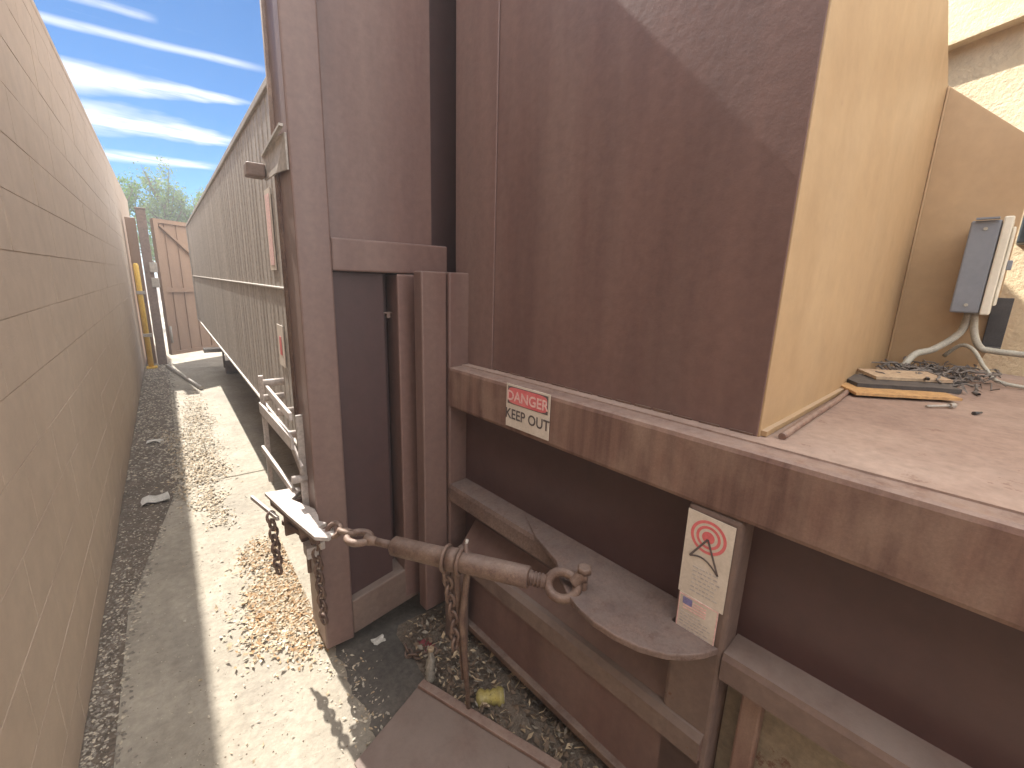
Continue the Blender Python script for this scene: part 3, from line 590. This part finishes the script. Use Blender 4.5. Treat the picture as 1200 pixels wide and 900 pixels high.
board('thin orange edged board under the pile on the deck', 1.86, 0.185, zt + 0.012, 0.30, 0.15, 0.008, R(-50), R(3), WOODM)
board('short pale board on top of the orange edged board', 2.03, 0.19, zt + 0.042, 0.24, 0.12, 0.010, R(-48), R(5), CARDB)
board('dark charred board between two lighter boards', 1.95, 0.20, zt + 0.022, 0.30, 0.17, 0.014, R(-52), R(2), BLACKP)
m = MB(); rr = random.Random(11)
for s in range(110):
    cx, cy_ = rr.uniform(2.02, 2.56), rr.uniform(0.0, 0.25)
    if cx < 2.2: cy_ = rr.uniform(.12, .27)
    pts = [(cx, cy_, zt + rr.uniform(.003, .05))]
    a = rr.uniform(0, 6.28)
    for q in range(6):
        a += rr.uniform(-.9, .9); pts.append((pts[-1][0] + .035 * math.cos(a), pts[-1][1] + .022 * math.sin(a), max(zt + .003, min(zt + .055, pts[-1][2] + rr.uniform(-.018, .018)))))
    m.tube(pts, rr.uniform(.0015, .005), 5, cap=False)
for s in range(40):
    x, y = rr.uniform(2.05, 2.55), rr.uniform(0.02, .24); d = [(rr.uniform(-.05, .05), rr.uniform(-.035, .035), rr.uniform(0, .03)) for _ in range(4)]
    m.add([(x + a, y + b, zt + .004 + c) for a, b, c in d], [(0, 1, 2), (0, 2, 3)])
solo('netting', 'tangled grey netting heaped on the deck below the switch box', 'netting', m, CLOTH, (2.3, 0.12, zt), frame=F)
m = MB(); m.tube([(1.745, 0.10, zt + .006), (1.80, 0.055, zt + .009)], 0.004, 8); m.tube([(1.80, 0.055, zt + .009), (1.815, 0.045, zt + .010)], 0.008, 8, mi=0)
solo('bolt', 'loose bright bolt lying beside the boards on the deck', 'bolt', m, CRAIL, (1.78, .08, zt), frame=F)
m = MB(); m.tube([(1.76, 0.002, zt + .005), (1.79, -0.012, zt + .006)], [0.006, 0.003], 7)
solo('twig', 'small dark twig alone on the deck', 'twig', m, BLACKP, (1.77, 0, zt), frame=F)

wb = thing('cabinet', 'dark blue grey cabinet edge at the right border beyond the switch box', 'cabinet', (2.9, -0.1, 1.8), frame=CF)
m = MB(); m.box(2.78, 2.92, -0.30, 0.018, 1.72, 2.12); part('case', m, SLATE, wb, F, bev=0.006)
m = MB(); m.box(2.765, 2.779, -0.28, 0.0, 1.74, 2.10); part('door', m, SLATE, wb, F, bev=0.004)
# ================================================================ TURNBUCKLE between container hook and compactor ear
P0 = Vector((0.36, 1.38, 0.675)); P1 = Vector((0.80, 0.69, 0.695)); AX = (P1 - P0)
def tp(t): return P0 + AX * t
ax_ = AX.normalized(); sd = ax_.cross(Vector((0, 0, 1))).normalized(); upx = sd.cross(ax_)
tb = thing('turnbuckle', 'rusty ratchet turnbuckle stretched from the container hook plate to the compactor ear', 'turnbuckle', (0.55, 1.08, 0.1))
m = MB(); m.tube([tp(.275), tp(.28), tp(.82), tp(.825)], [0.026, 0.030, 0.031, 0.027], 26); part('barrel', m, RUST, tb)
m = MB(); m.tube([tp(.2), tp(.275)], 0.013, 12); m.tube([tp(.15), tp(.2)], [0.02, 0.013], 12); part('screw_rod', m, RUST, tb)
m = MB(); m.tube([tp(.825), tp(.835), tp(.885)], [0.024, 0.018, 0.018], 14)
for q in range(4): m.tube([tp(.832 + q * .012), tp(.836 + q * .012)], 0.021, 14)
part('screw_rod', m, RUST, tb)
def ring(c, a, b, r0, r, n=26, st=1.0): return [c + (a * math.cos(2 * math.pi * k / n) * st + b * math.sin(2 * math.pi * k / n)) * r0 for k in range(n)]
nrm = (ax_.cross(upx)).normalized()
eyeaxis = (tp(.93) - Vector((0, 0, 1.5))).normalized().cross(ax_).normalized()
m = MB(); m.tube(ring(tp(.94), ax_, eyeaxis, 0.034, 0, st=1.2), 0.0135, 12, closed=True); part('eye', m, RUST, tb)
m = MB(); m.tube(ring(tp(.115), ax_, sd, 0.032, 0, st=1.2), 0.012, 10, closed=True); part('eye', m, RUST, tb)
# clevis over the ear
e0 = tp(.975); pin = CF @ Vector((0.868, 0.632, 0.0)); pin.z = 0.716
m = MB()
for s_, z_ in ((1, 0.016), (-1, -0.06)):
    m.tube(bez([e0 + upx * .012 * s_, e0.lerp(pin, .35) + Vector((0, 0, z_ * .9)), e0.lerp(pin, .7) + Vector((0, 0, z_)), pin + Vector((0, 0, z_ * .8))], 12), [0.014, 0.014, 0.015, 0.015, 0.015, 0.016, 0.016, 0.017, 0.018, 0.020, 0.022, 0.022, 0.019][:13], 12)
cl_ = part('clevis', m, RUST, tb)
m = MB(); m.tube([pin + Vector((0, 0, -0.08)), pin + Vector((0, 0, 0.024))], 0.011, 12); m.tube([pin + Vector((0, 0, .022)), pin + Vector((0, 0, .036)), pin + Vector((0, 0, .039))], [0.021, 0.021, 0.015], 6); part('pin', m, RUST, cl_)
# ratchet ring and handle
m = MB()
for t_ in (.505, .565):
    m.tube(ring(tp(t_), upx, sd, 0.037, 0, 30), 0.006, 8, closed=True)
rg = part('ratchet_ring', m, RUST, tb)
m = MB(); m.tube([tp(.515), tp(.555)], 0.036, 14); part('ratchet_gear', m, RUST, rg)
m = MB()
hb = Vector((0.66, 1.02, 0.065)); ht = tp(.56) + Vector((-0.005, 0.0, -0.03))
sv = Vector((0.70, 0.5, 0)).normalized()
for s_ in (-1,):
    m.tube([tp(.565) + Vector((0.015, 0, 0.055)), tp(.57) + Vector((0.012, -.01, -0.03)), ht.lerp(hb, .3), ht.lerp(hb, .6), hb], [0.006, 0.010, 0.012, 0.010, 0.007], 8)
    m.bar(tp(.545) + Vector((0.0, 0, -0.035)), hb + Vector((-0.012, 0.012, 0.14)), 0.006, 0.020, (1, 0, 0))
part('handle', m, RUST, tb)
m = MB(); m.tube([tp(.565) + Vector((0.015, 0, 0.05)), tp(.565) + Vector((0.02, 0, 0.066))], 0.005, 8); part('handle_tip', m, CRAIL, tb)

def chain(lab, pts, ll=0.034, r=0.0045, mt_=RUST, w=0.36):
    P = [Vector(p) for p in pts]; seg = []
    tot = sum((b - a).length for a, b in zip(P[:-1], P[1:])); n = max(2, int(tot / (ll * .72)))
    def atd(d):
        for a, b in zip(P[:-1], P[1:]):
            l = (b - a).length
            if d <= l: return a.lerp(b, d / l), (b - a).normalized()
            d -= l
        return P[-1], (P[-1] - P[-2]).normalized()
    m = MB()
    for k in range(n):
        c, t = atd(tot * (k + .5) / n); a = t.orthogonal().normalized(); a = Matrix.Rotation(R(20 + 90 * (k % 2)), 3, t) @ a
        lp = []
        for q in range(14):
            an = 2 * math.pi * q / 14; lp.append(c + t * math.cos(an) * ll * .5 * (1 if abs(math.cos(an)) > .3 else .9) + a * math.sin(an) * ll * w)
        m.tube(lp, r, 6, closed=True)
    solo('chain', lab, 'chain', m, mt_, P[0])
chain('chain hanging from the lever beside the container corner', [(0.232, 1.80, 0.59), (0.236, 1.79, 0.5), (0.24, 1.785, 0.33)], 0.045, 0.006)
chain('chain hanging close against the container corner below the hook plate', [(0.33, 1.55, 0.60), (0.335, 1.545, 0.48), (0.338, 1.55, 0.36), (0.345, 1.56, 0.20)], 0.045, 0.006)
chain('large links joining the hook plate to the turnbuckle eye', [(0.345, 1.43, 0.652), (0.372, 1.395, 0.675), (0.405, 1.325, 0.680)], 0.062, 0.0095)
chain('short chain dangling from the ratchet ring of the turnbuckle', [tp(.515) + Vector((-.01, 0, -.03)), tp(.52) + Vector((0.0, 0.005, -.12)), tp(.53) + Vector((0.01, 0.01, -.22)), tp(.54) + Vector((0.01, 0.015, -.33))], 0.042, 0.0055)
chain('loose chain heaped on the ground left of the compactor foot', [(0.70, 1.33, 0.05), (0.66, 1.36, 0.03), (0.62, 1.40, 0.012), (0.63, 1.46, 0.012)], 0.04, 0.005)

# ================================================================ THINGS ON THE GROUND
PLc = [Vector((0.585, 1.215, 0.075)), Vector((0.30, 1.115, 0.03)), Vector((0.36, 0.55, 0.03)), Vector((0.79, 0.69, 0.075))]
bp = thing('steel_plate', 'loose rusty steel plate lying on the ground in front of the compactor', 'plate', (0.5, 0.9, 0))
n_ = (PLc[1] - PLc[0]).cross(PLc[3] - PLc[0]).normalized(); n_ = n_ if n_.z > 0 else -n_
m = MB(); m.prism([p - n_ * 0.01 for p in PLc], n_ * 0.010); part('sheet', m, DUSTB, bp, bev=0.002)
m = MB(); m.bar(PLc[0] + n_ * .006 + Vector((-.012, -.01, 0)), PLc[3] + n_ * .006 + Vector((-.012, .005, 0)), 0.032, 0.014); part('edge_bar', m, RAILB, bp, bev=0.003)
m = MB(); m.box(0.42, 0.47, 0.8, 0.95, 0.0, 0.03); part('packer', m, POSTM, bp)

cn = thing('drink_can', 'crushed faded yellow can among the rubbish beside the turnbuckle handle', 'can', (0.76, 1.03, 0))
m = MB(); a = Vector((0.72, 1.06, 0.045)); d = Vector((0.08, -0.055, 0.012))
m.tube([a + d * q / 10 for q in range(11)], [0.022, 0.031, 0.029, 0.024, 0.028, 0.021, 0.027, 0.024, 0.030, 0.031, 0.022], 14)
rq = random.Random(4); m.v = [tuple(Vector(v) + Vector((rq.uniform(-.003, .003), rq.uniform(-.003, .003), rq.uniform(-.004, .001)))) for v in m.v]; part('body', m, YELP, cn)
m = MB(); m.tube([a + d * 1.001, a + d * 1.02], 0.021, 14); part('lid', m, CRAIL, cn)
bo = thing('bottle', 'pale crumpled plastic bottle leaning at the far corner of the steel plate', 'bottle', (0.63, 1.25, 0))
m = MB(); a = Vector((0.625, 1.235, 0.03)); d = Vector((0.02, 0.03, 0.10)); m.tube([a + d * q / 10 for q in range(11)], [0.014, 0.020, 0.016, 0.021, 0.015, 0.019, 0.014, 0.018, 0.012, 0.008, 0.008], 12)
m.v = [tuple(Vector(v) + Vector((rq.uniform(-.004, .004), rq.uniform(-.003, .003), rq.uniform(-.003, .003)))) for v in m.v]; part('body', m, CARDP, bo)
m = MB(); m.tube([a + d, a + d * 1.12], 0.012, 10); part('cap', m, CARDB, bo)
def scrap(name, lab, cat, x, y, s, mt_, z=0.004, seed=1, grp=None):
    rr = random.Random(seed); m = MB(); n = 5; vs = []; fs = []
    for i in range(n):
        for k in range(n): vs.append((x + (i / (n - 1) - .5) * s + rr.uniform(-1, 1) * s * .05, y + (k / (n - 1) - .5) * s * .8 + rr.uniform(-1, 1) * s * .05, z + rr.uniform(0, .22) * s))
    fs = [(i * n + k, (i + 1) * n + k, (i + 1) * n + k + 1, i * n + k + 1) for i in range(n - 1) for k in range(n - 1)]
    m.add(vs, fs); o = solo(name, lab, cat, m, mt_, (x, y, 0), group=grp)
    so_ = o.modifiers.new('thick', 'SOLIDIFY'); so_.thickness = 0.002
scrap('paper_scrap', 'crumpled whitish paper nearest the camera in the gravel by the wall', 'paper', -0.20, 3.55, 0.14, PAPER, seed=3)
scrap('paper_scrap', 'crumpled whitish paper farther along the gravel strip', 'paper', -0.21, 4.9, 0.12, PAPER, seed=4)
scrap('paper_scrap', 'small pale scrap under the end of the container sill', 'paper', 0.55, 1.56, 0.05, PAPER, seed=5)
scrap('plastic_scrap', 'dull red plastic scrap beside the compactor foot', 'plastic scrap', 0.72, 1.42, 0.09, REDP, seed=6)

# gravel, leaves, dirt
def chips(m, n, reg, smin, smax, mis, rr, zf=lambda x, y: 0.0, flat=0.5):
    for _ in range(n):
        x, y = reg(rr)
        s = rr.uniform(smin, smax); a = rr.uniform(0, 6.28); t = rr.uniform(-flat, flat); u = rr.uniform(-flat, flat)
        d = Vector((math.cos(a), math.sin(a), t)) * s; e = Vector((-math.sin(a), math.cos(a), u)) * s * rr.uniform(.3, .6)
        p = Vector((x, y, zf(x, y) + s * max(abs(t), abs(u)) + rr.uniform(0.001, 0.006)))
        k = Vector((0, 0, s * rr.uniform(-.3, .4)))
        m.add([p - d + k, p + e, p + d + k, p - e], [(0, 1, 3), (1, 2, 3)], rr.choice(mis))
def stone(m, x, y, s, mi, rr):
    a = rr.uniform(0, 6.28); c, s_ = math.cos(a), math.sin(a); vs = []
    for (i, j_, k) in ((1, 0, 0), (-1, 0, 0), (0, 1, 0), (0, -1, 0), (0, 0, 1), (0, 0, -1)):
        l = s * rr.uniform(.6, 1.1); X, Y, Z = i * l * 1.25, j_ * l * .85, k * l * .6; vs.append((x + X * c - Y * s_, y + X * s_ + Y * c, Z + s * .25))
    m.add(vs, [(0, 2, 4), (2, 1, 4), (1, 3, 4), (3, 0, 4), (2, 0, 5), (1, 2, 5), (3, 1, 5), (0, 3, 5)], mi)
rr = random.Random(21)
m = MB()
def edge(y): return -0.285 + 0.012 * math.sin(y * 3.1) + (0.24 * min(1, max(0, (y - 2.4) / 1.3)))
for _ in range(9000):
    y = 0.9 + 8.4 * rr.random() ** 1.6; x = rr.uniform(WX + .005, edge(y) + rr.gauss(0, .025)); stone(m, x, y, rr.uniform(.004, .011) * (1 if y < 4 else 1.4), rr.choice((0, 0, 1, 1, 1, 2)), rr)
solo('gravel', 'loose gravel and wood chips along the foot of the block wall', 'gravel', m, [STONE, STONEB, LEAFC], (-0.3, 3, 0), kind='stuff')
m = MB(); m.prism([(WX, -5, 0), (-0.29, -5, 0), (-0.29, 2.4, 0), (-0.07, 3.8, 0), (-0.07, 9.1, 0), (WX, 9.1, 0)], (0, 0, 0.004)); solo('soil_strip', None, None, m, SOIL, (-0.3, 3, 0), kind='structure')
m = MB()
blobs = [(rr.gauss(0.285, .05), rr.gauss(2.12, .24), rr.uniform(.025, .07)) for _ in range(34)]
def blob(r):
    b = r.choice(blobs); return min(0.365, r.gauss(b[0], b[2])), r.gauss(b[1], b[2] * 1.6)
chips(m, 5200, blob, .006, .015, (0, 0, 1, 1, 1, 2, 2), rr)
blobs2 = [(min(.2, rr.gauss(0.06, .07)), rr.gauss(4.3, .7), rr.uniform(.03, .08)) for _ in range(40)]
def blob2(r):
    b = r.choice(blobs2); return r.gauss(b[0], b[2]), r.gauss(b[1], b[2] * 2)
chips(m, 4200, blob2, .007, .017, (1, 1, 2, 2, 4), rr)
chips(m, 900, lambda r: (r.gauss(0.13, .07), r.gauss(5.6, .6)), .009, .018, (1, 1, 2, 4), rr)
chips(m, 500, lambda r: (r.uniform(-.1, .35), r.uniform(1.3, 7.5)), .004, .010, (1, 2, 4), rr)
chips(m, 350, lambda r: (r.gauss(0.40, .05), r.uniform(0.75, 1.6)), .004, .010, (1, 2, 4), rr)
for _ in range(2600):
    x = rr.uniform(-.28, .42); y = 0.9 + 6.5 * rr.random() ** 1.7; stone(m, x, y, rr.uniform(.0012, .0035), rr.choice((2, 3, 4)), rr)
solo('leaf_litter', 'dry orange and tan leaves scattered over the concrete', 'leaves', m, [LEAFA, LEAFB, LEAFC, LEAFD, STONE], (0.1, 3, 0), kind='stuff')
m = MB()
def hz(x, y): return 0.02 + 0.02 * math.sin(x * 9 + y * 4)
nn = 26
vs = [(0.62 + 0.9 * i / nn, 0.2 + 1.4 * k / nn, 0.003 + (0.028 + .022 * math.sin(i * .9) * math.cos(k * .7) + .010 * rr.random()) * min(1, i / 5, (nn - k) / 4)) for i in range(nn + 1) for k in range(nn + 1)]
m.add(vs, [(i * (nn + 1) + k, (i + 1) * (nn + 1) + k, (i + 1) * (nn + 1) + k + 1, i * (nn + 1) + k + 1) for i in range(nn) for k in range(nn)], 3, True)
chips(m, 900, lambda r: (r.uniform(.64, 1.0), r.uniform(.35, 1.5)), 0.008, .017, (0, 1, 1, 1, 1, 2), rr, lambda x, y: .045, .8)
chips(m, 4200, lambda r: (r.uniform(.64, 1.3), r.uniform(.35, 1.55)), .004, .013, (0, 1, 1, 1, 3, 3, 3, 3, 2), rr, lambda x, y: .03)
for _ in range(170):   # thin twigs and curled strips
    x, y = rr.uniform(.66, 1.02), rr.uniform(.35, 1.5); a = rr.uniform(0, 6.28); l = rr.uniform(.015, .05); z = .035 + rr.uniform(0, .02)
    m.tube([(x, y, z), (x + math.cos(a) * l * .5, y + math.sin(a) * l * .5, z + rr.uniform(0, .01)), (x + math.cos(a + .4) * l, y + math.sin(a + .4) * l, z)], rr.uniform(.001, .0028), 4, cap=False, mi=rr.choice((0, 0, 1, 1, 2)))
for _ in range(500): stone(m, rr.uniform(.62, 1.05), rr.uniform(.35, 1.6), rr.uniform(.003, .010), rr.choice((1, 3, 3, 2)), rr)
solo('ground_rubbish', 'dark soil and dead leaves caught under the compactor base', 'leaves', m, [LEAFB, LEAFD, LEAFG, SOIL], (0.9, 1, 0), kind='stuff')


# dark oily ground sheet; the container's shadow is painted into its colour
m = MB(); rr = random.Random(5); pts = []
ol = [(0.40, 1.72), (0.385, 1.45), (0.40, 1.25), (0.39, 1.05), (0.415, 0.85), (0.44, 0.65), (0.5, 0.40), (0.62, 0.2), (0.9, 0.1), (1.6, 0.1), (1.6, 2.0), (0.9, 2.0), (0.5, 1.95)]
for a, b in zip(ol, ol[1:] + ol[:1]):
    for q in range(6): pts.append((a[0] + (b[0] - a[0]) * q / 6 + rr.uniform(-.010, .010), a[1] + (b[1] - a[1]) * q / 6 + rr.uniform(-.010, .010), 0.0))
m.prism(pts, (0, 0, 0.004)); solo('shade_dirt', None, None, m, OILSHADE, (0.8, 1, 0), kind='structure')

# ---------------------------------------------------------------- thin air volume added for far fade and to imitate lens veil
m = MB(); m.box(-130, 130, -130, 170, -1.1, 6.2)
hm = bpy.data.materials.new('veil_air'); hm.use_nodes = True; hn = hm.node_tree.nodes; hn.clear()
ho = hn.new('ShaderNodeOutputMaterial'); pv = hn.new('ShaderNodeVolumePrincipled'); hm.node_tree.links.new(pv.outputs[0], ho.inputs['Volume'])
pv.inputs['Color'].default_value = (0.90, 0.93, 1.0, 1); pv.inputs['Density'].default_value = 0.0075; pv.inputs['Anisotropy'].default_value = 0.35
solo('veil_haze', None, None, m, hm, (0, 0, 0), kind='stuff')
